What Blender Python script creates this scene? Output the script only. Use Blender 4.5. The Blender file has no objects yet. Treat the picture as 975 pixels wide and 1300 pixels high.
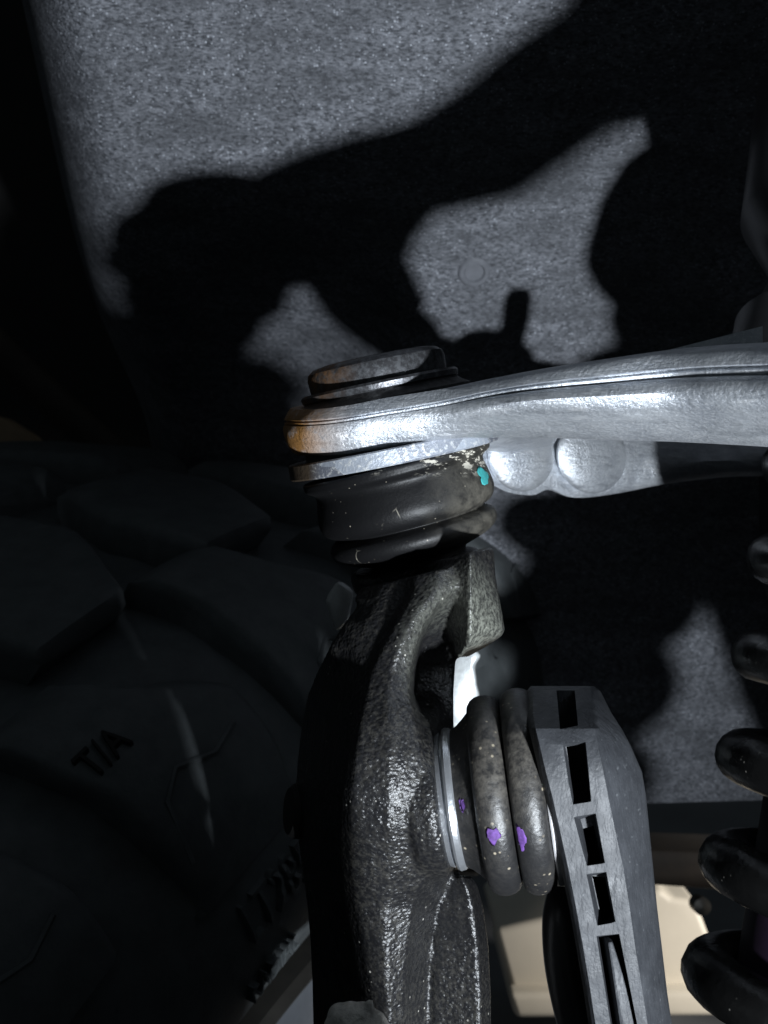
import bpy, bmesh, math, random
import numpy as np
from mathutils import Vector, Matrix
R = math.radians
S = bpy.context.scene
C = S.collection
random.seed(4)
# ------------------------------------------------------------------ camera, lamps, exposure
F = 1500.0                                    # focal length in photo pixels (975 x 1300)
def W(px, py, d):                             # a point of the place seen at photo pixel px,py, d metres ahead
    return Vector(((px - 487.5) / F * d, d, (650.0 - py) / F * d))
cam = bpy.data.cameras.new('camera'); camo = bpy.data.objects.new('camera', cam); C.objects.link(camo)
camo.location = (0, 0, 0); camo.rotation_euler = (R(90), 0, 0)
cam.sensor_fit = 'VERTICAL'; cam.sensor_height = 36.0; cam.lens = 36.0 * F / 1300.0
cam.clip_start = 0.01; cam.clip_end = 100
cam.dof.use_dof = True; cam.dof.focus_distance = 0.325; cam.dof.aperture_fstop = 26.0
S.camera = camo
w = bpy.data.worlds.new('World'); S.world = w; w.use_nodes = True
bg = w.node_tree.nodes['Background']; bg.inputs[0].default_value = (0.75, 0.9, 1.0, 1); bg.inputs[1].default_value = 0.04
LIGHT = Vector((0.187, -0.097, -0.203))
def lamp(name, kind, loc, target, power, col):
    l = bpy.data.lights.new(name, kind); o = bpy.data.objects.new(name, l); C.objects.link(o)
    o.location = loc; o.rotation_euler = (Vector(target) - Vector(loc)).to_track_quat('-Z', 'Y').to_euler()
    l.energy = power; l.color = col
    return l
torch = lamp('flashlight', 'SPOT', LIGHT, W(500, 400, 0.42), 26.0, (0.86, 0.93, 1.0))
torch.spot_size = R(84); torch.spot_blend = 1.0; torch.shadow_soft_size = 0.013
shop = lamp('garage_lamp', 'SPOT', (.78, .79, -.22), (.10, 1.06, -.36), 26.0, (1.0, 0.95, 0.88))
shop.spot_size = R(51); shop.spot_blend = 0.3; shop.shadow_soft_size = 0.05
S.view_settings.view_transform = 'Standard'; S.view_settings.look = 'None'
S.view_settings.exposure = 0.0; S.view_settings.gamma = 1.0; S.view_settings.use_curve_mapping = False

# ------------------------------------------------------------------ helpers
def tag(o, label=None, cat=None, group=None, kind=None):
    if label: o['label'] = label
    if cat: o['category'] = cat
    if group: o['group'] = group
    if kind: o['kind'] = kind
    return o
def thing(name, loc, label, cat, group=None):
    o = bpy.data.objects.new(name, None); C.objects.link(o); o.location = loc; o.empty_display_size = 0.01
    return tag(o, label, cat, group)
def root_loc(o):
    v = Vector((0, 0, 0))
    while o is not None: v += Vector(o.location); o = o.parent
    return v
def obj(name, bm, m, parent=None, smooth=True, ang=38):
    me = bpy.data.meshes.new(name)
    if isinstance(bm, bpy.types.Mesh): me = bm
    else:
        bmesh.ops.recalc_face_normals(bm, faces=bm.faces)
        bm.to_mesh(me); bm.free()
    if parent is not None: me.transform(Matrix.Translation(-root_loc(parent)))
    me.materials.clear(); me.materials.append(m)
    for p in me.polygons: p.use_smooth = smooth
    if smooth and ang < 180: me.set_sharp_from_angle(angle=R(ang))
    o = bpy.data.objects.new(name, me); C.objects.link(o); o.parent = parent
    return o
def loft(bm, rings, closed=True, caps=True):
    vs = [[bm.verts.new(p) for p in r] for r in rings]
    n = len(vs[0])
    for a, b in zip(vs, vs[1:]):
        for i in range(n if closed else n - 1):
            j = (i + 1) % n
            bm.faces.new((a[i], a[j], b[j], b[i]))
    if caps and closed:
        bm.faces.new(vs[0][::-1]); bm.faces.new(vs[-1])
    return vs
def basis(axis, ref=Vector((0, -1, 0))):
    a = Vector(axis).normalized(); e1 = (ref - a * ref.dot(a)).normalized(); return a, e1, a.cross(e1)
def lathe_pt(c, ax, s, r, th):                 # th = 0 faces the camera
    a, e1, e2 = basis(ax); return c + a * s + e1 * (r * math.cos(th)) + e2 * (r * math.sin(th))
def smooth_profile(prof, n=6):
    p = np.array(prof, float); out = []
    for i in range(len(p) - 1):
        p0 = p[max(i - 1, 0)]; p1 = p[i]; p2 = p[i + 1]; p3 = p[min(i + 2, len(p) - 1)]
        for k in range(n):
            t = k / n
            out.append(0.5 * ((2 * p1) + (-p0 + p2) * t + (2 * p0 - 5 * p1 + 4 * p2 - p3) * t * t + (-p0 + 3 * p1 - 3 * p2 + p3) * t ** 3))
    out.append(p[-1]); return [tuple(q) for q in out]
def lathe(bm, c, ax, prof, seg=72, wob=0.0, seed=0, close_ends=True):
    rnd = random.Random(seed); f1, f2 = rnd.random() * 6, rnd.random() * 6
    rings = []
    for s, r in prof:
        ring = []
        for i in range(seg):
            th = 2 * math.pi * i / seg
            rr = r * (1 + wob * (math.sin(3 * th + f1) + 0.6 * math.sin(7 * th + f2)))
            ring.append(lathe_pt(c, ax, s, max(rr, 1e-5), th))
        rings.append(ring)
    loft(bm, rings, True, close_ends)
    return bm
def tube(bm, pts, rad, seg=12, rads=None):
    pts = [Vector(p) for p in pts]; rings = []
    up = Vector((0.13, 0.2, 0.97))
    for i, p in enumerate(pts):
        t = (pts[min(i + 1, len(pts) - 1)] - pts[max(i - 1, 0)]).normalized()
        u = (up - t * up.dot(t)).normalized(); v = t.cross(u); up = u
        r = rads[i] if rads else rad
        rings.append([p + u * (r * math.cos(2 * math.pi * k / seg)) + v * (r * math.sin(2 * math.pi * k / seg)) for k in range(seg)])
    loft(bm, rings); return bm
def spline(pts, n=8):
    return [Vector(q) for q in smooth_profile([tuple(p) for p in pts], n)]
def prism(bm, poly, d0, d1, shift=(0, 0)):      # outline in photo pixels, front at d0, back at d1
    a = [bm.verts.new(W(x, y, d0)) for x, y in poly]
    b = [bm.verts.new(W(x, y, d0) + Vector((shift[0], d1 - d0, shift[1]))) for x, y in poly]
    n = len(poly)
    bm.faces.new(a); bm.faces.new(b[::-1])
    for i in range(n): bm.faces.new((a[i], b[i], b[(i + 1) % n], a[(i + 1) % n]))
    return bm
def bevel(bm, w, seg=2, ang=25):
    bmesh.ops.recalc_face_normals(bm, faces=bm.faces)
    es = [e for e in bm.edges if e.is_manifold and e.calc_face_angle(0) > R(ang)]
    bmesh.ops.bevel(bm, geom=es, offset=w, segments=seg, profile=0.5, affect='EDGES', clamp_overlap=True)
    return bm
def modded(bm, fn):                             # a mesh with modifiers applied
    me = bpy.data.meshes.new('tmp'); bmesh.ops.recalc_face_normals(bm, faces=bm.faces); bm.to_mesh(me); bm.free()
    o = bpy.data.objects.new('tmp', me); C.objects.link(o); fn(o)
    dg = bpy.context.evaluated_depsgraph_get(); out = bpy.data.meshes.new_from_object(o.evaluated_get(dg))
    bpy.data.objects.remove(o); bpy.data.meshes.remove(me); return out
def cast(bm, voxel=0.0011, it=4):               # closed shells melted into one casting
    def fn(o):
        m = o.modifiers.new('r', 'REMESH'); m.mode = 'VOXEL'; m.voxel_size = voxel
        s = o.modifiers.new('s', 'SMOOTH'); s.factor = 0.5; s.iterations = it
    return modded(bm, fn)
def cut(bm, cutters):
    me = bpy.data.meshes.new('cut'); bmesh.ops.recalc_face_normals(cutters, faces=cutters.faces); cutters.to_mesh(me); cutters.free()
    co = bpy.data.objects.new('cut', me); C.objects.link(co)
    def fn(o):
        b = o.modifiers.new('b', 'BOOLEAN'); b.object = co; b.operation = 'DIFFERENCE'; b.solver = 'EXACT'; b.use_self = True
        v = o.modifiers.new('v', 'BEVEL'); v.width = .0010; v.segments = 3; v.limit_method = 'ANGLE'; v.angle_limit = R(35)
    out = modded(bm, fn); bpy.data.objects.remove(co); return out

# ------------------------------------------------------------------ materials
class N:
    def __init__(s, name):
        s.m = bpy.data.materials.new(name); s.m.use_nodes = True; s.t = s.m.node_tree
        s.b = s.t.nodes['Principled BSDF']; s.co = s.t.nodes.new('ShaderNodeTexCoord').outputs['Object']
    def n(s, kind, **kw):
        x = s.t.nodes.new('ShaderNode' + kind)
        for k, v in kw.items():
            if k in x.inputs: s.set(x.inputs[k], v)
            else: setattr(x, k, v)
        return x
    def set(s, sock, v):
        if isinstance(v, bpy.types.NodeSocket): s.t.links.new(v, sock)
        elif isinstance(v, (tuple, list)) and len(v) == 3 and sock.type == 'RGBA': sock.default_value = (*v, 1)
        elif sock.type == 'RGBA' and isinstance(v, (int, float)): sock.default_value = (v, v, v, 1)
        else: sock.default_value = v
    def p(s, **kw):
        for k, v in kw.items(): s.set(s.b.inputs[k.replace('_', ' ')], v)
    def noise(s, scale, detail=4, rough=0.6, vec=None, out='Fac'):
        x = s.n('TexNoise', Scale=scale, Detail=detail, Roughness=rough); s.t.links.new(vec or s.co, x.inputs['Vector']); return x.outputs[out]
    def vor(s, scale, feature='F1', out='Distance', vec=None, rand=1.0):
        x = s.n('TexVoronoi', feature=feature, Scale=scale, Randomness=rand); s.t.links.new(vec or s.co, x.inputs['Vector']); return x.outputs[out]
    def ramp(s, fac, stops):
        x = s.n('ValToRGB'); s.t.links.new(fac, x.inputs[0]); e = x.color_ramp.elements
        while len(e) < len(stops): e.new(0.5)
        for q, (pos, col) in zip(e, stops):
            q.position = pos; q.color = (*col, 1) if isinstance(col, (tuple, list)) else (col, col, col, 1)
        return x.outputs[0]
    def mix(s, fac, a, b):
        x = s.n('Mix', data_type='RGBA'); s.set(x.inputs[0], fac); s.set(x.inputs[6], a); s.set(x.inputs[7], b); return x.outputs[2]
    def math(s, op, a, b=0.0, clamp=False):
        x = s.n('Math', operation=op, use_clamp=clamp); s.set(x.inputs[0], a); s.set(x.inputs[1], b); return x.outputs[0]
    def stretch(s, sc, rot=(0, 0, 0)):
        x = s.n('Mapping'); s.t.links.new(s.co, x.inputs[0]); x.inputs['Scale'].default_value = sc; x.inputs['Rotation'].default_value = rot; return x.outputs[0]
    def axis(s, i):
        x = s.n('SeparateXYZ'); s.t.links.new(s.co, x.inputs[0]); return x.outputs[i]
    def ball(s, c, r0, r1):                     # 1 inside r0, 0 beyond r1 round a local point
        v = s.n('VectorMath', operation='DISTANCE'); s.t.links.new(s.co, v.inputs[0]); v.inputs[1].default_value = c
        mr = s.n('MapRange'); s.t.links.new(v.outputs['Value'], mr.inputs[0])
        for k, q in enumerate((r0, r1, 1.0, 0.0)): mr.inputs[k + 1].default_value = q
        return mr.outputs[0]
    def bump(s, *hs):
        prev = None
        for h, strength, dist in hs:
            b = s.n('Bump'); b.inputs['Strength'].default_value = strength; b.inputs['Distance'].default_value = dist
            s.t.links.new(h, b.inputs['Height'])
            if prev: s.t.links.new(prev, b.inputs['Normal'])
            prev = b.outputs[0]
        s.t.links.new(prev, s.b.inputs['Normal'])
JC = W(501, 584, 0.36)                          # centre of the ball joint's ring
AP = Vector((-.2, -.085, .976)).normalized()    # ball joint axis
PX = 0.36 / F                                   # metres per pixel there

def m_aluminium():
    a = N('forged aluminium')
    g = a.noise(1100, 6, .75); big = a.noise(60, 4, .6); st = a.noise(420, 5, .6, a.stretch((.16, .16, 1.2), (0, R(9), 0))); pit = a.vor(800)
    col = a.mix(a.ramp(big, [(.35, 0.0), (.7, 1.0)]), (.5, .53, .58), (.72, .75, .79))
    col = a.mix(a.ramp(g, [(.5, 0.0), (.6, .85)]), col, (.74, .76, .79))
    col = a.mix(a.ramp(st, [(.34, .38), (.46, 0.0)]), col, (.2, .22, .25))
    scr = a.noise(300, 3, .5, a.stretch((.25, .25, 1.6), (0, R(-24), 0)))
    col = a.mix(a.ramp(scr, [(.62, 0.0), (.68, .7)]), col, (.85, .87, .9))
    rust = a.math('MULTIPLY', a.ball((-.036, -.010, .007), .014, .032), a.ramp(a.noise(300, 5, .7), [(.26, 0.3), (.48, 1.0)]))
    col = a.mix(rust, col, (.34, .17, .055))
    a.p(Base_Color=col, Metallic=a.math('SUBTRACT', .72, rust, True), Roughness=a.ramp(g, [(.3, .27), (.7, .5)]))
    a.bump((g, .6, .0006), (pit, .15, .0005), (st, .35, .0007), (scr, .3, .0007), (big, .35, .003)); return a.m
def m_steel_ring():
    a = N('zinc plated ring'); g = a.noise(700, 5, .7)
    pat = a.vor(55, out='Color'); sep = a.n('SeparateColor'); a.t.links.new(pat, sep.inputs[0])
    col = a.mix(a.ramp(sep.outputs[0], [(.3, 0.0), (.5, 1.0)]), (.16, .17, .2), (.36, .39, .44))
    col = a.mix(a.ramp(g, [(.52, 0.0), (.66, .8)]), col, (.7, .7, .68))
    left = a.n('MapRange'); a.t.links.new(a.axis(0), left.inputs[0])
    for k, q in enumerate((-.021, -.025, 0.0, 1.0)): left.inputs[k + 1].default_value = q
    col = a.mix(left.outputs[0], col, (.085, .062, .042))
    a.p(Base_Color=col, Metallic=.4, Roughness=.42); a.bump((g, .5, .0005), (a.noise(120), .3, .001)); return a.m
def m_cap():
    a = N('polished dark cap'); g = a.noise(500, 5, .7)
    rust = a.math('MULTIPLY', a.ball((-.03, -.016, .03), .008, .022), a.ramp(a.noise(240, 5, .7), [(.38, 0.0), (.56, 1.0)]))
    col = a.mix(rust, a.mix(a.ramp(g, [(.45, 0.0), (.6, 1.0)]), (.07, .07, .075), (.15, .155, .165)), (.24, .12, .045))
    a.p(Base_Color=col, Metallic=.7, Roughness=a.mix(rust, .33, .8)); a.bump((g, .25, .0004), (a.noise(90), .3, .0015)); return a.m
def m_housing():
    a = N('dark oily housing'); g = a.noise(400, 5, .7)
    rust = a.math('MULTIPLY', a.ball((-.033, -.012, .02), .008, .03), a.ramp(a.noise(200, 5, .7), [(.35, 0.1), (.6, 1.0)]))
    a.p(Base_Color=a.mix(rust, a.mix(a.ramp(g, [(.4, 0.0), (.7, 1.0)]), (.05, .05, .052), (.13, .13, .135)), (.16, .085, .04)), Metallic=.3, Roughness=.5)
    a.bump((g, .4, .0006)); return a.m
def m_rubber():
    a = N('dusty boot rubber'); g = a.noise(190, 6, .75)
    thin = a.ramp(a.vor(75, 'DISTANCE_TO_EDGE'), [(.0, 1.0), (.014, 0.0)])
    crk = a.math('MULTIPLY', thin, a.ramp(a.noise(70, 3, .5), [(.60, 0.0), (.66, .7)]))
    dots = a.math('MULTIPLY', a.ramp(a.vor(420), [(.06, 1.0), (.11, 0.0)]), a.ramp(a.noise(110), [(.48, 0.0), (.58, .9)]))
    up = a.n('MapRange'); a.t.links.new(a.axis(2), up.inputs[0])
    for k, q in enumerate((-.006, -.0005, 0.0, 1.0)): up.inputs[k + 1].default_value = q
    grit = a.math('MULTIPLY', up.outputs[0], a.ramp(a.noise(300, 5, .75, a.stretch((.5, .5, 1.4))), [(.54, 0.0), (.58, 1.0)]))
    dust = a.math('MULTIPLY', a.ball((.036, -.018, -.012), .006, .030), a.ramp(g, [(.36, .15), (.62, 1.0)]))
    col = a.mix(dust, (.006, .006, .0065), (.10, .092, .075))
    col = a.mix(crk, col, (.36, .33, .27)); col = a.mix(dots, col, (.34, .3, .24)); col = a.mix(grit, col, (.5, .47, .4))
    a.p(Base_Color=col, Roughness=a.mix(dust, .45, .8), Specular_IOR_Level=.25); a.bump((g, .3, .0006), (a.noise(1000), .2, .0003)); return a.m
def m_bellows():
    a = N('dusty bellows rubber'); g = a.noise(420, 5, .75)
    up = a.ramp(a.noise(45, 3, .5), [(.4, 0.1), (.62, 1.0)])
    DC = W(640, 955, .290) - W(780, 1300, .31)
    d = a.math('MULTIPLY', a.math('ADD', a.math('MULTIPLY', a.ball(tuple(DC), .008, .022), .75), a.math('MULTIPLY', up, .25)), a.ramp(g, [(.38, .1), (.62, 1.0)]))
    col = a.mix(d, (.015, .015, .016), (.075, .068, .058))
    dots = a.math('MULTIPLY', a.ramp(a.vor(420), [(.12, 1.0), (.2, 0.0)]), a.ramp(a.noise(90), [(.47, 0.0), (.55, .8)]))
    col = a.mix(dots, col, (.36, .31, .23))
    a.p(Base_Color=col, Roughness=a.mix(d, .36, .62)); a.bump((g, .3, .0007), (a.vor(600), .15, .0005)); return a.m
def m_castiron():
    a = N('black painted casting')
    v = a.vor(760, vec=a.stretch((1, 1, 1.25))); v2 = a.vor(330); g = a.noise(420, 5, .65); big = a.noise(38, 4, .6)
    grain = a.ramp(v, [(.0, 1.0), (.6, 0.0)]); blob = a.ramp(v2, [(.0, 1.0), (.5, 0.0)])
    dust = a.math('MULTIPLY', a.ramp(a.noise(800, 4, .65), [(.45, 0.0), (.62, 1.0)]), a.ramp(big, [(.36, .2), (.62, .9)]))
    col = a.mix(dust, (.010, .010, .011), (.038, .036, .032))
    dots = a.math('MULTIPLY', a.ramp(a.vor(300), [(.07, 1.0), (.11, 0.0)]), a.ramp(a.noise(60), [(.52, 0.0), (.58, 1.0)]))
    col = a.mix(dots, col, (.42, .4, .36))
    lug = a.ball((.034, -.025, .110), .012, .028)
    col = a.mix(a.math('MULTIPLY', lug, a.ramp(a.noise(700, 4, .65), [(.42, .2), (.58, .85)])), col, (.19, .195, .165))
    a.p(Base_Color=col, Roughness=a.ramp(big, [(.3, .25), (.7, .38)]), Specular_IOR_Level=.4)
    a.bump((big, .5, .003), (g, .4, .0010), (blob, .2, .0009), (grain, .32, .0006)); return a.m
def m_plastic():
    a = N('glass filled plastic'); g = a.noise(170, 5, .65); s = a.noise(260, 4, .6, a.stretch((1, 1, .35), (0, R(40), 0)))
    col = a.mix(a.ramp(a.noise(90, 5, .7), [(.3, 0.0), (.7, 1.0)]), (.022, .0235, .027), (.044, .0465, .052))
    col = a.mix(a.ramp(a.noise(700, 4, .7), [(.62, 0.0), (.72, .4)]), col, (.2, .21, .22))
    a.p(Base_Color=col, Roughness=a.ramp(g, [(.3, .46), (.7, .62)]), Specular_IOR_Level=.35); a.bump((g, .3, .0012), (s, .45, .0012), (a.noise(1200), .1, .0003)); return a.m
def m_felt():
    a = N('wheel arch felt')
    fib = a.noise(950, 4, .7, a.stretch((.45, 1, 1.2), (0, R(38), 0))); mid = a.noise(270, 4, .65); big = a.noise(22, 5, .65)
    v = a.n('TexVoronoi', Scale=900.0); a.t.links.new(a.co, v.inputs['Vector']); sep = a.n('SeparateColor'); a.t.links.new(v.outputs['Color'], sep.inputs[0])
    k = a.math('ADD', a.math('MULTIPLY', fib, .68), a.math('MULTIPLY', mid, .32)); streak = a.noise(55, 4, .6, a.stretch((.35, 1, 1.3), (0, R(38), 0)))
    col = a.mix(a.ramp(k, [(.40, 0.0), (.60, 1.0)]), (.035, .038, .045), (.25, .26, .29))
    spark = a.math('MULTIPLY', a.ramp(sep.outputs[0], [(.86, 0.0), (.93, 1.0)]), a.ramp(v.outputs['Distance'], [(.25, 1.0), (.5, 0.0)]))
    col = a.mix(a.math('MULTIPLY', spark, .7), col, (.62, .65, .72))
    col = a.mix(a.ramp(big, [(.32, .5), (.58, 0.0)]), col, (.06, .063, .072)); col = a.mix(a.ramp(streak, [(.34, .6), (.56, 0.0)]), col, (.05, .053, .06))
    a.p(Base_Color=col, Roughness=.55, Specular_IOR_Level=.5)
    a.bump((fib, .9, .0012), (mid, .55, .0018), (streak, .35, .004), (big, .3, .004)); return a.m
def m_tyre():
    a = N('tyre rubber'); g = a.noise(90, 5, .65)
    a.p(Base_Color=a.mix(a.ramp(g, [(.35, 0.0), (.7, 1.0)]), (.068, .076, .079), (.10, .11, .114)), Roughness=.6, Specular_IOR_Level=.4); a.bump((a.noise(500), .25, .0006), (g, .2, .002)); return a.m
def plain(name, col, rough=.5, metal=0.0, var=.25, scale=120, bump=.3, dist=.0006):
    a = N(name); g = a.noise(scale, 5, .65)
    dk = tuple(c * (1 - var) for c in col); lt = tuple(min(1, c * (1 + var)) for c in col)
    a.p(Base_Color=a.mix(a.ramp(g, [(.3, 0.0), (.7, 1.0)]), dk, lt), Roughness=rough, Metallic=metal); a.bump((g, bump, dist)); return a.m
def m_coil():
    a = N('black gloss coil paint'); g = a.noise(60, 4, .6)
    dots = a.math('MULTIPLY', a.ramp(a.vor(420), [(.1, 1.0), (.16, 0.0)]), a.ramp(a.noise(40), [(.5, 0.0), (.62, .9)]))
    a.p(Base_Color=a.mix(dots, (.005, .005, .005), (.2, .19, .17)), Specular_IOR_Level=.3, Roughness=a.ramp(g, [(.3, .22), (.7, .38)])); a.bump((a.noise(120), .2, .001), (a.vor(400), .15, .0006)); return a.m
M = dict(al=m_aluminium(), ring=m_steel_ring(), cap=m_cap(), housing=m_housing(), rubber=m_rubber(), bellows=m_bellows(), iron=m_castiron(),
         plastic=m_plastic(), felt=m_felt(), tyre=m_tyre(), coil=m_coil(),
         bright=plain('bright machined steel', (.55, .57, .6), .3, .8, .1, 300), white=plain('white plastic washer', (.62, .61, .62), .45, 0, .06, 300),
         teal=plain('teal paint dab', (.03, .27, .27), .75, 0, .35, 500), purple=plain('purple paint dab', (.11, .045, .22), .75, 0, .5, 500),
         beige=plain('beige moulded plastic', (.64, .59, .5), .45, 0, .06, 14, .1), rim=plain('wheel rim grey', (.05, .047, .042), .4, .5, .2, 60),
         alloy=plain('bare silver wheel disc', (.4, .44, .5), .4, .3, .08, 60), bracket=plain('pale zinc bracket', (.5, .52, .52), .4, .35, .14, 200, .4),
         brown=plain('rusty brown frame paint', (.02, .013, .008), .7, 0, .5, 30), floor=plain('dark garage floor', (.11, .115, .125), .7, 0, .2, 8),
         tan=plain('tan dusty fender lip', (.3, .21, .13), .7, 0, .3, 20), dusty=plain('pale dried dirt', (.7, .67, .62), .8, 0, .35, 260, .8, .001),
         clip=plain('black plastic pin', (.13, .135, .15), .4, 0, .2, 200), black=plain('satin black paint', (.02, .02, .021), .35, 0, .3, 100),
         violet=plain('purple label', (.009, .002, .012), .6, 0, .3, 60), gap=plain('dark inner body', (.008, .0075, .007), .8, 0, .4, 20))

# ------------------------------------------------------------------ setting: floor, liner
bm = bmesh.new()
loft(bm, [[Vector((x, y, -.50)) for y in (-1.5, .8, 1.4, 2.5, 30)] for x in (-25, -1, 1, 25)], False)
tag(obj('floor', bm, M['floor'], None, False), kind='structure')

def liner_pt(x, z):
    k = z + .02
    d = .70 - .5 * (k + math.sqrt(k * k + .0022))       # vertical wall that bends overhead
    d += .006 * math.sin(9 * x + 4 * z) + .004 * math.sin(23 * x - 11 * z)
    d += .13 / (1 + math.exp((x + .012) / .014)) / (1 + math.exp((z - .105) / .016))     # deeper pocket above the tyre
    e = max(0, -.118 - x)                               # outer edge rolls back
    d += 45 * e * e
    return Vector((x, d, z))
bm = bmesh.new(); rows = []
zs = np.linspace(-.172, .36, 110); xs = np.concatenate([np.linspace(-.185, -.12, 18), np.linspace(-.117, .42, 90), np.linspace(.45, 1.4, 10)])
for z in zs: rows.append([liner_pt(x, z) for x in xs])
# moulded step and crease beside the push pin
def emboss(p):
    q = p.copy()
    u, v = 487.5 + p.x / p.y * F, 650 - p.z / p.y * F
    t = v - (405 - .12 * (u - 560) + .0006 * (u - 610) ** 2)
    q.y -= .006 / (1 + math.exp(-max(-40, min(40, t / 5)))) * math.exp(-((u - 620) / 90) ** 2)
    return q
rows = [[emboss(p) for p in r] for r in rows]
loft(bm, rows, False)
liner = thing('wheel_arch_liner', (0.1, .65, -.17), 'dark grey felt wheel arch liner behind the suspension arm, lit in patches', 'liner')
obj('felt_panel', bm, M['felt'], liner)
pc = W(602, 345, .5); z = pc.z
for _ in range(20):
    q = liner_pt(pc.x, pc.z); pc = W(602, 345, q.y)
bm = bmesh.new(); nrm = Vector((0.05, -.74, -.67))
lathe(bm, pc, nrm, [(-.003, .0078), (.0008, .0078), (.0016, .0068), (.0016, .0052), (.0004, .0044), (.0004, .001)], 32)
obj('push_pin', bm, M['clip'], liner)

# dark body behind the liner's outer edge, and the lip beyond the tyre
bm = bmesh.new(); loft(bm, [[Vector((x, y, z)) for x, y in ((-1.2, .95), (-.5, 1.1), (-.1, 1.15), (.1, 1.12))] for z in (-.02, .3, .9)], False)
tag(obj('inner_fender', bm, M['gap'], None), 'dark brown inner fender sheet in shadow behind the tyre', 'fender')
bm = bmesh.new(); tube(bm, spline([W(-60, 385, .95), W(10, 455, .95), W(90, 530, .95), W(190, 620, .95)], 8), .014, 12)
tag(obj('fender_lip', bm, M['brown'], None), 'blurred tan strip slanting above the tyre tread', 'trim')
bm = bmesh.new(); prism(bm, [(-80, 520), (0, 528), (38, 552), (60, 575), (-80, 580)], 1.0, 1.03); bevel(bm, .004)
tag(obj('tan_panel', bm, M['tan'], None), 'small bright tan corner at the edge above the tyre', 'panel')

# ------------------------------------------------------------------ wheel
WS = 1.4
wa, wu, wt = Vector((.8598, -.4790, -.1769)), Vector((.1545, -.0861, .9842)), Vector((.4867, .8736, 0))
WC = Vector((-.0167, .4982, -.3739)) * WS + Vector((0, 0, -.032)); TR = .4035 * WS
def wpt(off, r, a):                              # a in degrees, 0 = towards the camera, 90 = top
    return WC + wa * (off * WS) + (-wt * math.cos(R(a)) + wu * math.sin(R(a))) * (r * TR)
wheel = thing('wheel', WC + Vector((0, 0, -TR)), 'black off-road tyre on its rim in shadow left of the knuckle', 'wheel')
bm = bmesh.new()
prof = [(-.255, .60), (-.262, .75), (-.25, .88), (-.235, .945), (-.21, .962), (-.12, .966), (-.045, .962), (-.018, .945), (.002, .89), (.014, .82), (.017, .74), (.008, .66), (-.004, .60), (-.010, .575), (-.016, .56)]
prof = [(o, .945 - (.945 - r) * .766 if r < .945 and o > -.05 else r) for o, r in prof]
sp = smooth_profile(prof, 4)
angs = [i * 2.0 for i in range(-12, 62)]
loft(bm, [[wpt(o, r, a) for o, r in sp] for a in angs], False)
tyre = obj('tyre', bm, M['tyre'], wheel, True, 180)
bm = bmesh.new()
rp = [(-.012, .653), (-.003, .655), (.000, .648), (-.002, .638), (-.012, .632), (-.03, .622), (-.035, .602), (-.06, .575), (-.12, .57)]
loft(bm, [[wpt(o, r, a) for o, r in rp] for a in angs], False)
rim = obj('rim', bm, M['rim'], wheel, True, 30)
bm = bmesh.new(); loft(bm, [[wpt(o, r, a) for o, r in ((-.055, .585), (-.05, .5), (-.06, .2))] for a in angs], False)
obj('wheel_disc', bm, M['alloy'], wheel)
CONT = smooth_profile([(-.275, .93), (-.25, .972), (-.20, .99), (-.13, 1.0), (-.08, 1.0), (-.045, .993), (-.018, .975), (.000, .945), (.010, .905), (.014, .865)], 8)
CU = np.linspace(0, 1, len(CONT))
def cont(u): return np.interp(u, CU, [c[0] for c in CONT]), np.interp(u, CU, [c[1] for c in CONT])
def lug(stations, a0, h=.042):
    """one tread block: (position across the tyre, lower angle, upper angle) stations, rounded over the tyre's contour"""
    st = np.array(stations, float); us = np.linspace(st[0, 0], st[-1, 0], 16); bm = bmesh.new(); rings = []
    for i, u in enumerate(us):
        lo = np.interp(u, st[:, 0], st[:, 1]); hi = np.interp(u, st[:, 0], st[:, 2])
        o, r = cont(u); o1, r1 = cont(min(u + .01, 1)); t = np.array([o1 - o, (r1 - r)]); t /= max(np.hypot(*t), 1e-6)
        nrm = np.array([-t[1], t[0]]) if t[0] > 0 or True else t
        if nrm[1] < 0 and abs(nrm[0]) < .5: nrm = -nrm
        end = min(1, min(i, len(us) - 1 - i) / 1.0); dp = h * (1 - (.25 if end < 1 else 0)); ring = []
        for f, k in ((-.03, 1.0), (.0, .25), (.03, .05), (.08, 0), (.3, -.0), (.5, .0), (.7, 0), (.92, 0), (.97, .05), (1.0, .25), (1.03, 1.0)):
            kk = max(k, 0 if end >= 1 else .35)
            ring.append(wpt(o - nrm[0] * dp * kk * .8, r - nrm[1] * dp * kk, a0 + lo + (hi - lo) * f))
        rings.append(ring)
    loft(bm, rings); return bm
SH1 = [(.58, -4.4, -.6), (.64, -4.2, .6), (.70, -4.0, 2.6), (.74, -3.6, 4.4), (.86, -3.4, 4.6), (1.0, -3.2, 4.3)]
SH2 = [(.52, -4.2, .2), (.62, -4.0, 1.4), (.70, -4.4, 3.6), (.80, -4.2, 4.2), (.93, -3.8, 3.8)]
IN1 = [(.33, -2.6, 4.0), (.41, -4.6, 4.4), (.45, -4.4, 3.2), (.49, -4.8, 2.0), (.55, -4.6, .6)]
IN2 = [(.10, -4.2, 1.4), (.18, -4.8, 4.0), (.25, -4.4, 4.2), (.30, -2.8, 3.6)]
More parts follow.
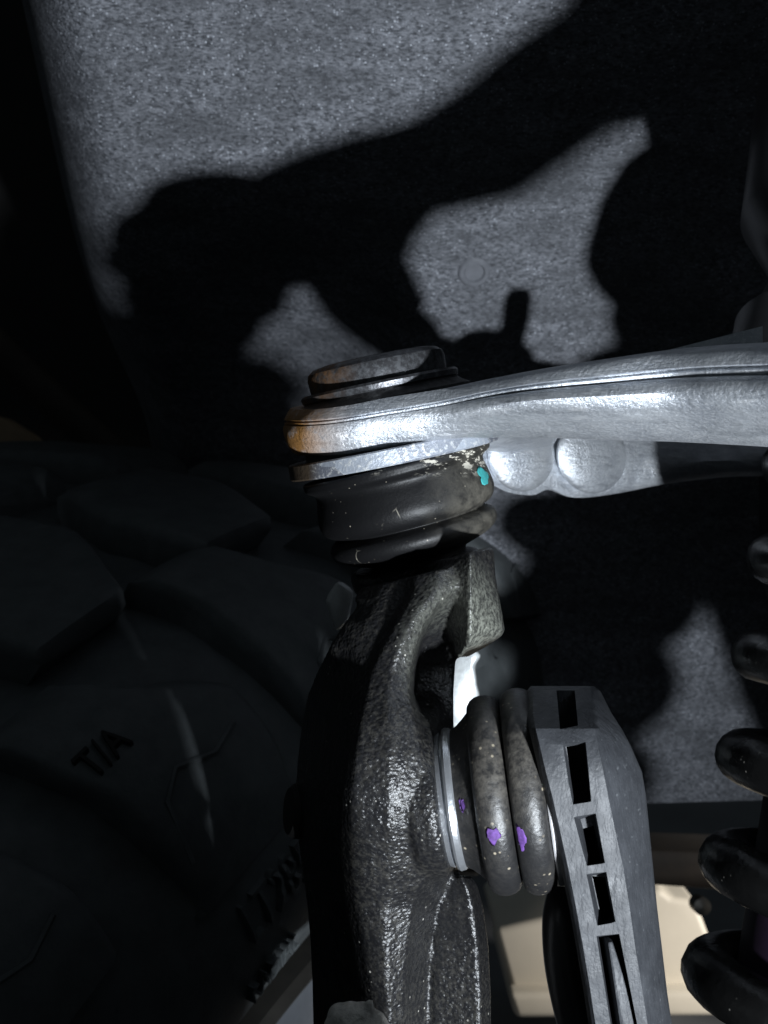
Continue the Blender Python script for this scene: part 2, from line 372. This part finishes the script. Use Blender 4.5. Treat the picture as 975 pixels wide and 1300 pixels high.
for i in range(-1, 11):
    a = 10.8 * i + 8
    for pl, da in ((SH1 if i % 2 else SH2, 0), (IN1, 4.6), (IN2, 1.4)):
        obj('tread_block', lug(pl, a + da), M['tyre'], tyre, True, 60)
    p0, p1 = [(o, r) for o, r in (cont(.80), cont(.86))]
    bm = bmesh.new(); tube(bm, [wpt(cont(u)[0], cont(u)[1] + .0005, a - 2.6 + 5.4 * k) for k, u in ((0, .90), (.12, .80), (.35, .775), (.7, .80), (1.0, .785))], .0012, 6)
    obj('block_ridge', bm, M['tyre'], tyre)
def letters(text, size, fn, name, m, parent, depth=.0022):
    cu = bpy.data.curves.new('t', 'FONT'); cu.body = text; cu.size = size; cu.extrude = depth; cu.resolution_u = 3
    o = bpy.data.objects.new('t', cu); C.objects.link(o); bpy.context.view_layer.update()
    dg = bpy.context.evaluated_depsgraph_get(); me = bpy.data.meshes.new_from_object(o.evaluated_get(dg)); bpy.data.objects.remove(o)
    bm = bmesh.new(); bm.from_mesh(me); bpy.data.meshes.remove(me)
    bmesh.ops.subdivide_edges(bm, edges=[e for e in bm.edges if e.calc_length() > size * .3], cuts=2)
    for v in bm.verts: v.co = fn(v.co)
    return obj(name, bm, m, parent, False)
so = np.array(sp); so = so[15:]
def side(rr):                                    # sidewall offset at radius fraction
    t = so[so[:, 0] > -.02]; i = np.argmin(abs(t[:, 1] - rr)); return float(t[i, 0])
def on_side(r0, a0):
    def fn(c):
        rr = r0 + c.y / TR; return wpt(side(rr) + c.z, rr, a0 + .62 * math.degrees(c.x / (r0 * TR)))
    return fn
letters('LT285', .026, on_side(.815, 60.4), 'sidewall_lettering', M['tyre'], tyre)
letters('RADIAL', .015, on_side(.765, 59.6), 'sidewall_lettering', M['tyre'], tyre)

def on_tread(o0, a0):
    def fn(c):
        o = o0 - c.y / WS; rr = float(np.interp(o, [q[0] for q in CONT], [q[1] for q in CONT])) + .0012 + c.z / TR
        return wpt(o, rr, a0 + math.degrees(c.x / TR))
    return fn
letters('T/A', .014, on_tread(-.010, 58.6), 'tread_lettering', M['gap'], tyre, .0012)

# ------------------------------------------------------------------ control arm
def arm_sec(p, out, top, bot, depth, mixb):
    """one section: p the outer line (x,y), out the outward direction, top/bottom photo rows, depth inward"""
    ring = []
    for (v, o), (vb, ob) in zip(FR, FRB):
        o = o if o > 0 else (o if depth < .017 else max(o, -1.0)) * depth; ob = ob * .5 if ob > 0 else ob * depth
        v = v + (vb - v) * mixb; o = o + (ob - o) * mixb
        q = Vector((p[0], p[1], 0)) + Vector((out[0], out[1], 0)) * o
        row = top + (bot - top) * v
        q.z = (650 - row) / F * p[1]
        ring.append(q)
    return ring
FR = [(.03, -.55), (.0, -.22), (.045, .0016), (.10, .0042), (.20, .0056), (.272, .0062), (.285, .0054), (.305, .0054), (.325, .0064), (.355, .0062), (.37, .0056), (.39, .0070),
      (.46, .0086), (.54, .0092), (.62, .0084), (.72, .0048), (.81, -.10), (.91, -.30), (1.0, -.58), (1.0, -.7), (.9, -1.3), (.6, -1.55), (.2, -.9)]
FRB = [(.03, -.55), (.0, -.12), (.03, .0050), (.12, .0068), (.22, .0082), (.272, .0088), (.288, .0074), (.31, .0074), (.33, .0088), (.36, .0086), (.375, .0078), (.395, .0092),
       (.46, .0094), (.54, .0092), (.62, .0086), (.72, .0076), (.82, .0062), (.93, .0040), (1.0, .001), (1.0, -.8), (.85, -1.0), (.5, -1.0), (.2, -.9)]
bx, by = W(491, 560, .36).x, .36
rb = .0268
path = []                                        # (x, y, outx, outy, top, bottom, depth)
def far(x, y, ox, oy, t, b, dp): path.append((x, y, ox, oy, t, b, dp))
for u, d, ox, oy, t, b, dp in ((1500, .70, .62, .78, 562, 625, .016), (1150, .60, .62, .78, 562, 613, .016), (975, .54, .62, .78, 560, 605, .016), (870, .51, .62, .78, 558, 613, .016), (795, .485, .65, .76, 557, 627, .015),
                              (745, .468, .65, .76, 556, 632, .014), (712, .457, .65, .76, 555, 622, .014), (690, .449, .64, .77, 554, 629, .014), (655, .436, .6, .8, 552, 623, .013), (628, .425, .5, .87, 545, 604, .013), (590, .408, .35, .94, 528, 562, .014)):
    path.append(((u - 487.5) / F * d, d, ox, oy, t, b, dp))
for a, t, b in ((100, 506, 540), (125, 507, 546), (150, 511, 560), (170, 515, 575), (185, 517, 578), (200, 518, 578), (220, 519, 578), (240, 516, 577), (255, 511, 573), (270, 504, 569)):
    ox, oy = math.cos(R(a)), math.sin(R(a))
    path.append((bx + rb * ox, by + rb * oy, ox, oy, t, b, .014))
for u, d, ox, oy, t, b, dp in ((560, .3285, -.04, -1, 493, 558, .018), (622, .321, -.12, -1, 479, 551, .022), (690, .313, -.2, -.98, 465, 551, .024), (770, .306, -.26, -.96, 452, 554, .025),
                              (850, .301, -.32, -.93, 440, 556, .026), (920, .290, -.36, -.92, 433, 559, .030), (985, .279, -.38, -.91, 429, 562, .034), (1100, .260, -.40, -.91, 418, 566, .034), (1300, .235, -.42, -.91, 400, 572, .03)):
    path.append(((u - 487.5) / F * d, d, ox, oy, t, b, dp))
arm_rows = spline([Vector(p[:3]) for p in path], 5)
full = smooth_profile(path, 5)
bm = bmesh.new(); rings = []
for q in full:
    x, y, ox, oy, t, b, dp = q; l = math.hypot(ox, oy)
    near = math.exp(-(max(0, math.hypot(x - bx, y - by) - .028) / .02) ** 2)
    rings.append(arm_sec((x, y), (ox / l, oy / l), t, b, dp, near))
loft(bm, rings)
# web plate that joins the two legs beside the joint
web = [(-.01, .345), (.03, .335), (.07, .326), (.10, .312), (.078, .34), (.066, .36), (.058, .385), (.060, .42), (.045, .42), (.03, .395), (-.01, .38)]
a_ = []; b_ = []
for x, y in web:
    zt = JC.z + .012 - .2 * 0 + (x - JC.x) * .17 - (y - .36) * .10
    zb = zt - .008
    a_.append(bm.verts.new((x, y, zt))); b_.append(bm.verts.new((x, y, zb)))
bm.faces.new(a_); bm.faces.new(b_[::-1])
for i in range(len(web)): bm.faces.new((a_[i], b_[i], b_[(i + 1) % len(web)], a_[(i + 1) % len(web)]))
for u, v, d, sx, sy, sz in ((662, 576, .432, .0190, .0052, .0138), (752, 578, .464, .0230, .0050, .0150)):
    bmesh.ops.create_uvsphere(bm, u_segments=32, v_segments=20, radius=1.0, matrix=Matrix.Translation(W(u, v, d)) @ Matrix.Rotation(R(46), 4, 'Z') @ Matrix.Diagonal((sx, sy, sz, 1)))
pb = W(1350, 450, .243); lathe(bm, pb, Vector((-.35, 1, .08)), [(-.022, .012), (-.022, .0205), (-.02, .0215), (.02, .0215), (.022, .0205), (.022, .012)], 40)
lathe(bm, Vector((.0855, .468, .02)), Vector((0, 0, 1)), [(.010, .006), (.034, .006), (.038, .0045), (.039, .001)], 20)  # hidden peg added to cast a notch into the lit liner patch
arm = thing('control_arm', W(501, 560, .36), 'forged silver aluminium upper control arm gripping the ball joint, rust on its rounded end', 'control arm')
obj('forging', bm, M['al'], arm, True, 40)
# ------------------------------------------------------------------ ball joint
bj = thing('ball_joint', JC, 'black rubber booted ball joint with capped top pressed through the silver arm', 'ball joint')
def px(prof): return [(s * PX, r * PX) for s, r in prof]
bm = bmesh.new(); lathe(bm, JC, AP, px([(84, 90), (91, 100), (97, 101), (100, 98), (100.5, 90), (101, 87), (118, 88), (125, 86), (130, 79), (132.5, 66), (133, 30), (133, 1)]), 96)
obj('cap', bm, M['cap'], bj, True, 30)
bm = bmesh.new(); lathe(bm, JC, AP, px([(92, 60), (91, 96), (84, 104), (79, 113), (70, 114), (60, 110), (19, 110), (17, 90)]), 96)
obj('housing', bm, M['housing'], bj, True, 40)
bm = bmesh.new(); lathe(bm, JC, AP, px([(19.5, 100), (20, 132), (18.5, 134), (2, 134.5), (0, 133), (-1, 100)]), 96, .0012, 3)
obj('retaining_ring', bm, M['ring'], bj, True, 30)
BA = (AP + Vector((-.05, 0, -.01))).normalized()
boot_prof = px(smooth_profile([(-1, 100), (-2, 119), (-9, 121), (-14, 119), (-19, 111), (-26, 109), (-40, 112), (-58, 114.5), (-70, 111), (-76, 105), (-79, 98), (-81, 96.5), (-84, 101), (-89, 107), (-97, 109), (-106, 105), (-114, 93), (-121, 74), (-126, 62), (-140, 60)], 5))
bm = bmesh.new(); lathe(bm, JC, BA, boot_prof, 96, .0015, 5)
boot = obj('dust_boot', bm, M['rubber'], bj, True, 60)
def lathe_patch(c, ax, prof, s0, th0, hs, hth, m, parent, lift=.0003, name='paint_mark'):
    p = np.array(prof); o = np.argsort(p[:, 0]); bm = bmesh.new(); rings = []
    rnd = random.Random(int(s0 * 1e5))
    for k in range(6):
        f = max(k / 5, .02)
        ring = []
        for i in range(20):
            a = 2 * math.pi * i / 20; j = 1 + (.2 * math.sin(3 * a + s0 * 900) + .12 * math.sin(5 * a) + rnd.uniform(-.14, .14)) * f
            s = s0 + hs * f * j * math.cos(a); th = th0 + hth * f * j * math.sin(a)
            r = float(np.interp(s, p[o, 0], p[o, 1])); ring.append(lathe_pt(c, ax, s, r + lift, th))
        rings.append(ring)
    loft(bm, rings); return obj(name, bm, m, parent, True, 180)
lathe_patch(JC, BA, boot_prof, -44 * PX, R(62), 11.5 * PX, R(7), M['teal'], boot)

# ------------------------------------------------------------------ steering knuckle
def slices(bm, rows):                            # the top of the casting is cut square to the ball joint, so rows near it slope
    def sl(x, y): return y + (600 - x) * .27 * max(0, min(1, (775 - y) / 70))
    loft(bm, [[W(x, sl(x, y), d) for x, d in pts] for y, pts in rows])
def body_row(y, L, R1, R2, RE, d1=.312):
    k = 1 / (1 + math.exp((y - 850) / 18)); dl = d1 + .052 - .040 * k
    cav = .015 * math.exp(-((y - 850) / 62) ** 4)          # hollow between the front ridge and the lug
    return (y, [(L + 24, dl + .014), (L, dl), (L + (R1 - L) * .45, d1 + (dl - d1) * (.42 + .1 * k)), (R1 - 5, d1 + .004), (R1 + 7, d1), ((R1 + R2) / 2, d1 - .002), (R2 - 6, d1 + .001), (R2 + 2, d1 + .006 + cav * 1.3), ((R2 + RE) / 2 + 2, d1 + .014 + cav), (RE, d1 + .030), (RE - 8, dl + .014)])
bm = bmesh.new()
slices(bm, [body_row(*r) for r in (
    (713, 455, 520, 590, 604, .326), (740, 449, 520, 586, 602, .3225), (762, 453, 512, 566, 598, .320), (790, 437, 498, 545, 588, .317), (820, 418, 482, 533, 580, .315), (850, 403, 468, 527, 578, .314),
    (880, 391, 460, 525, 576, .311), (920, 383, 452, 534, 576, .3055), (960, 378, 446, 543, 578, .302), (1000, 375, 441, 548, 582, .3005), (1050, 376, 438, 552, 586, .3015), (1100, 383, 440, 552, 584, .306),
    (1150, 390, 446, 532, 570, .311), (1200, 394, 455, 524, 560, .312), (1250, 396, 463, 520, 560, .313), (1300, 397, 470, 520, 560, .314), (1360, 398, 475, 520, 560, .315))])
# clamp lug with its lit right cheek
def lug_row(y, xl, xc, xr, d=.309): return (y, [(xl, d + .034), (xl + (xc - xl) * .5, d + .016), (xc - 3, d + .001), (xc, d), (xr - 3, d + .014), (xr, d + .017), (xr - 4, d + .034), (xl, d + .046)])
slices(bm, [lug_row(700, 500, 597, 622, 0.3220), lug_row(703, 498, 597, 627, 0.3205), lug_row(735, 520, 597, 629, 0.3195), lug_row(775, 540, 597, 637, 0.3185), lug_row(799, 548, 597, 641, 0.3185), lug_row(807, 552, 597, 638, 0.3195), lug_row(820, 560, 595, 619, 0.3215), lug_row(834, 568, 584, 594, 0.3275)])
lathe(bm, JC, AP, px([(-160, 60), (-158, 84), (-136, 86), (-131, 80), (-128, 50)]), 64)
# collar the link's stud screws into
LA = Vector((.955, -.10, .135)).normalized(); LC = W(580, 1013, .318); LPX = .318 / F
lathe(bm, LC, LA, [(-56 * LPX, 84 * LPX), (-50 * LPX, 92 * LPX), (-28 * LPX, 95 * LPX), (-20 * LPX, 94 * LPX), (-17 * LPX, 84 * LPX), (-17 * LPX, 30 * LPX)], 64)
# lower flange
slices(bm, [(y, [(l, .335), (l + (r - l) * .35, .3255), (r - 13, .3215), (r, .331), (r - 2, .362), (l, .362)]) for y, l, r in
            ((1112, 560, 598), (1124, 545, 606), (1150, 530, 613), (1200, 520, 620), (1260, 516, 623), (1360, 512, 624))])
kn = thing('steering_knuckle', W(470, 1300, .34), 'rough black cast steering knuckle standing under the ball joint', 'knuckle')
obj('casting', cast(bm, .0009, 2), M['iron'], kn, True, 180)
bm = bmesh.new(); lathe(bm, Vector((0, .20, -.19)), Vector((0, 0, 1)), smooth_profile([(-.09, .05), (-.08, .064), (.0, .066), (.015, .064), (.037, .051), (.06, .0462), (.085, .040), (.0935, .030), (.095, .01)], 5), 48)  # unseen solid added below the view to keep torchlight off the tyre
for v in bm.verts: v.co.y = .20 + (v.co.y - .20) * .22
tube(bm, [Vector((-.03, .21, -.225)), Vector((-.03, .28, -.22)), W(450, 1420, .345)], .02, 20)
obj('tyre_shade_blocker', bm, M['iron'], kn, True, 60)
bm = bmesh.new(); lathe(bm, W(381, 1030, .352), Vector((-.9, -.3, .1)), [(-.004, .008), (.002, .008), (.0035, .0068), (.004, .004), (.004, .0005)], 24)
obj('bolt_head', bm, M['gap'], kn)

# ------------------------------------------------------------------ stabiliser link
lk = thing('stabiliser_link', W(780, 1300, .31), 'grey ribbed plastic stabiliser link with slotted face beside the bellows', 'link')
def roll(s0, s1, r0, r1, n=9):
    return [(s0 + (s1 - s0) * (0.5 - 0.5 * math.cos(math.pi * k / n)), r0 + (r1 - r0) * math.sin(math.pi * k / n) ** .75) for k in range(n + 1)]
bel = [(-6, 84), (2, 85), (10, 89), (18, 96), (25, 103)] + roll(27, 69, 104, 124)[0:] + roll(69.5, 112, 109, 128) + [(113, 98), (122, 92)]
bel = [(s * LPX, r * LPX) for s, r in bel]
bm = bmesh.new(); lathe(bm, LC, LA, bel, 80, .002, 9)
bellows = obj('bellows', bm, M['bellows'], lk, True, 60)
bm = bmesh.new(); lathe(bm, LC, LA, [(s * LPX, r * LPX) for s, r in ((-18, 60), (-17, 82), (-12, 84), (-11, 80), (-8, 80), (-8, 87), (-5, 89), (1, 88), (3, 86), (3, 70))], 80)
obj('collar', bm, M['bright'], lk, True, 30)
bm = bmesh.new(); lathe(bm, LC, LA, [(s * LPX, r * LPX) for s, r in ((112, 80), (112, 117), (114, 119), (119, 119), (121, 117), (121, 80))], 80)
obj('washer', bm, M['white'], lk, True, 30)
for s0, th0, hs, hth in ((12, -8, 3.5, 5), (45, 8, 8, 4.5), (77, 11, 5, 7)):
    lathe_patch(LC, LA, bel, s0 * LPX, R(th0), hs * LPX, R(hth), M['purple'], bellows)
# slotted arm: rows of (y, left, face edge, right) with depths
bm = bmesh.new()
rows = [(871, 674, 750, 754, .318), (877, 669, 754, 762, .312), (905, 668, 758, 776, .2995), (925, 671, 761, 789, .2915), (945, 676, 765, 800, .2885), (980, 684, 772, 815, .287), (1010, 692, 778, 820, .287), (1050, 701, 786, 824, .2875),
        (1100, 712, 797, 829, .288), (1150, 722, 805, 834, .2885), (1200, 731, 812, 840, .289), (1260, 741, 822, 847, .290), (1300, 747, 828, 853, .2905), (1380, 760, 840, 866, .292)]
slices(bm, [(y, [(l, d + .004), (l + 5, d + .0012), (l + 9, d), (e - 6, d), (e, d + .0012), (r - 3, d + .012), (r, d + .016), (r, d + .03), (l, d + .03)]) for y, l, e, r, d in rows])
cutb = bmesh.new()
def hole(cb, qa, qb, d0, d1):
    loft(cb, [[W(x, y, d0) for x, y in qa], [W(x, y, d1) for x, y in qb]])
def deep(q): hole(cutb, q, q, .270, .3125)
def frame(q, l, t, r, b, d1):                     # recess with drafted walls
    qb = [(q[0][0] + l, q[0][1] + t), (q[1][0] - r, q[1][1] + t), (q[2][0] - r, q[2][1] - b), (q[3][0] + l, q[3][1] - b)]
    k = .2855; hole(cutb, [(x, y) for x, y in q], qb, k, d1)
deep([(704, 850), (727, 850), (734, 921), (711, 926)]); deep([(719, 948), (742, 944), (749, 1014), (729, 1018)])
frame([(712, 944), (744, 940), (751, 1018), (726, 1022)], 6, 4, 1, 2, .2925)
frame([(726, 1037), (757, 1032), (769, 1096), (742, 1100)], 11, 3, 3, 2, .2945); deep([(740, 1052), (754, 1048), (763, 1092), (748, 1095)])
frame([(742, 1109), (771, 1106), (783, 1171), (755, 1176)], 9, 3, 4, 2, .2945); deep([(753, 1117), (768, 1114), (777, 1166), (764, 1169)])
frame([(756, 1188), (787, 1185), (830, 1400), (790, 1405)], 7, 3, 5, 2, .3085)
lb = cut(bm, cutb)
obj('slotted_arm', lb, M['plastic'], lk, True, 30)
bm = bmesh.new(); prism(bm, [(771, 1196), (778, 1195), (800, 1265), (822, 1390), (800, 1392), (785, 1290)], .2925, .307); bevel(bm, .001)
obj('inner_rib', bm, M['plastic'], lk, True, 40)
bm = bmesh.new(); tube(bm, spline([W(722, 1138, .33), W(716, 1170, .326), W(720, 1230, .322), W(738, 1310, .318), W(760, 1390, .316)], 6), .006, 14, None)
obj('back_rib', bm, M['black'], lk)

# ------------------------------------------------------------------ pale bracket behind the knuckle, dusty clip in front of its foot
br = bmesh.new()
prism(br, [(560, 842), (600, 822), (612, 832), (603, 846), (606, 870), (610, 884), (598, 896), (590, 925), (560, 930)], .50, .51); bevel(br, .0015)
bkt = thing('metal_bracket', W(580, 900, .375), 'bright pale metal bracket showing between knuckle and bellows', 'bracket')
obj('plate', br, M['bracket'], bkt, True, 40)
br = bmesh.new(); prism(br, [(412, 762), (428, 737), (449, 752), (442, 790), (426, 804)], .40, .41); bevel(br, .002)
tag(obj('hose_clamp', br, M['bracket'], None, True, 40), 'small pale metal tab between tyre tread and knuckle', 'clamp')
bm = bmesh.new(); rnd = random.Random(3)
for x, y, r in ((432, 1290, .0034), (445, 1286, .003), (460, 1290, .0036), (475, 1298, .0032), (425, 1304, .003), (450, 1306, .005), (470, 1308, .005), (486, 1312, .003)):
    bmesh.ops.create_icosphere(bm, subdivisions=3, radius=r, matrix=Matrix.Translation(W(x, y, .300)))
tube(bm, [W(462, 1298, .300), W(468, 1285, .299), W(470, 1270, .2985)], .0013, 10, [.0022, .0017, .0010])
tag(obj('dusty_clip', cast(bm, .0006, 5), M['dusty'], None, True, 180), 'pale dirt caked clip with a short prong at the knuckle foot', 'clip')

# ------------------------------------------------------------------ coil spring and shock absorber at the right
spa, spb = W(1044, 1230, .37), W(1116, 700, .40)
sax = (spb - spa).normalized(); sa, se1, se2 = basis(sax)
per = (spb - spa).length / 4.0
cr = .0335; pts = []
for i in range(-130, 175):
    t = i / 28.0
    th = 2 * math.pi * t + R(195)
    pts.append(spa + sa * (per * (t)) + se1 * (cr * math.cos(th)) + se2 * (-cr * math.sin(th)))
bm = bmesh.new(); tube(bm, pts, (.0088), 16)
tag(obj('coil_spring', bm, M['coil'], None, True, 180), 'glossy black coil spring whose loops enter at the lower right edge', 'spring')
sh = thing('shock_absorber', spa - sa * .1, 'dark shock absorber inside the coil spring with a purple label', 'shock absorber')
bm = bmesh.new(); lathe(bm, spa, sax, [(-.17, .025), (.12, .025), (.123, .023), (.125, .02), (.22, .02)], 48)
obj('damper_body', bm, M['gap'], sh)
bm = bmesh.new(); lathe(bm, spa, sax, [(-.03, .0253), (.02, .0253)], 48, close_ends=False)
obj('wrap_label', bm, M['violet'], sh)
um = W(1110, 430, .40)
bm = bmesh.new(); lathe(bm, um, sax, [(-.035, .02), (-.03, .042), (-.012, .046), (0, .046), (.006, .04), (.02, .036), (.04, .05), (.09, .052), (.10, .045)], 64)
obj('upper_mount', bm, M['black'], sh, True, 40)

fr_ = thing('liner_shade_block', Vector((.26, .5, -.13)), 'unseen black block added right of the coil spring to shade the liner', 'rail')  # unseen block added here, its slanted edge shaped to shade the liner
bm = bmesh.new(); loft(bm, [[Vector((x + k, y, z)) for x, z in ((.222, -.19), (.202, -.145), (.178, -.086), (.160, -.03), (.160, .03), (.30, .03), (.30, -.19))] for y, k in ((.41, 0), (.50, .012), (.60, .03))]); bevel(bm, .004, 2)
obj('shade_block_body', bm, M['black'], fr_, True, 40)

# ------------------------------------------------------------------ beyond the arch: beige block, brown cross rail
bb = thing('beige_block', W(760, 1290, 1.1), 'pale beige moulded plastic block with a stepped ledge on the garage floor', 'block')
bm = bmesh.new(); prism(bm, [(628, 1180), (715, 1160), (838, 1128), (852, 1140), (884, 1143), (900, 1186), (935, 1262), (650, 1262)], 1.08, 1.22); bevel(bm, .006, 3)
obj('upper_step', bm, M['beige'], bb, True, 40)
bm = bmesh.new(); prism(bm, [(645, 1262), (945, 1258), (960, 1291), (655, 1294)], 1.06, 1.24); bevel(bm, .006, 3)
obj('ledge', bm, M['beige'], bb, True, 40)
bm = bmesh.new(); prism(bm, [(560, 1070), (1100, 1088), (1100, 1150), (900, 1130), (780, 1122), (560, 1108)], .82, .87); bevel(bm, .004)
cr_ = thing('cross_rail', W(860, 1120, .84), 'brown rusty cross rail below the liner behind the spring', 'rail')
obj('rail_bar', bm, M['brown'], cr_, True, 40)
bm = bmesh.new(); lathe(bm, W(890, 1150, .82), Vector((0, -1, .1)), [(-.01, .006), (.004, .006), (.005, .001)], 20)
obj('bolt_head', bm, M['rim'], cr_)
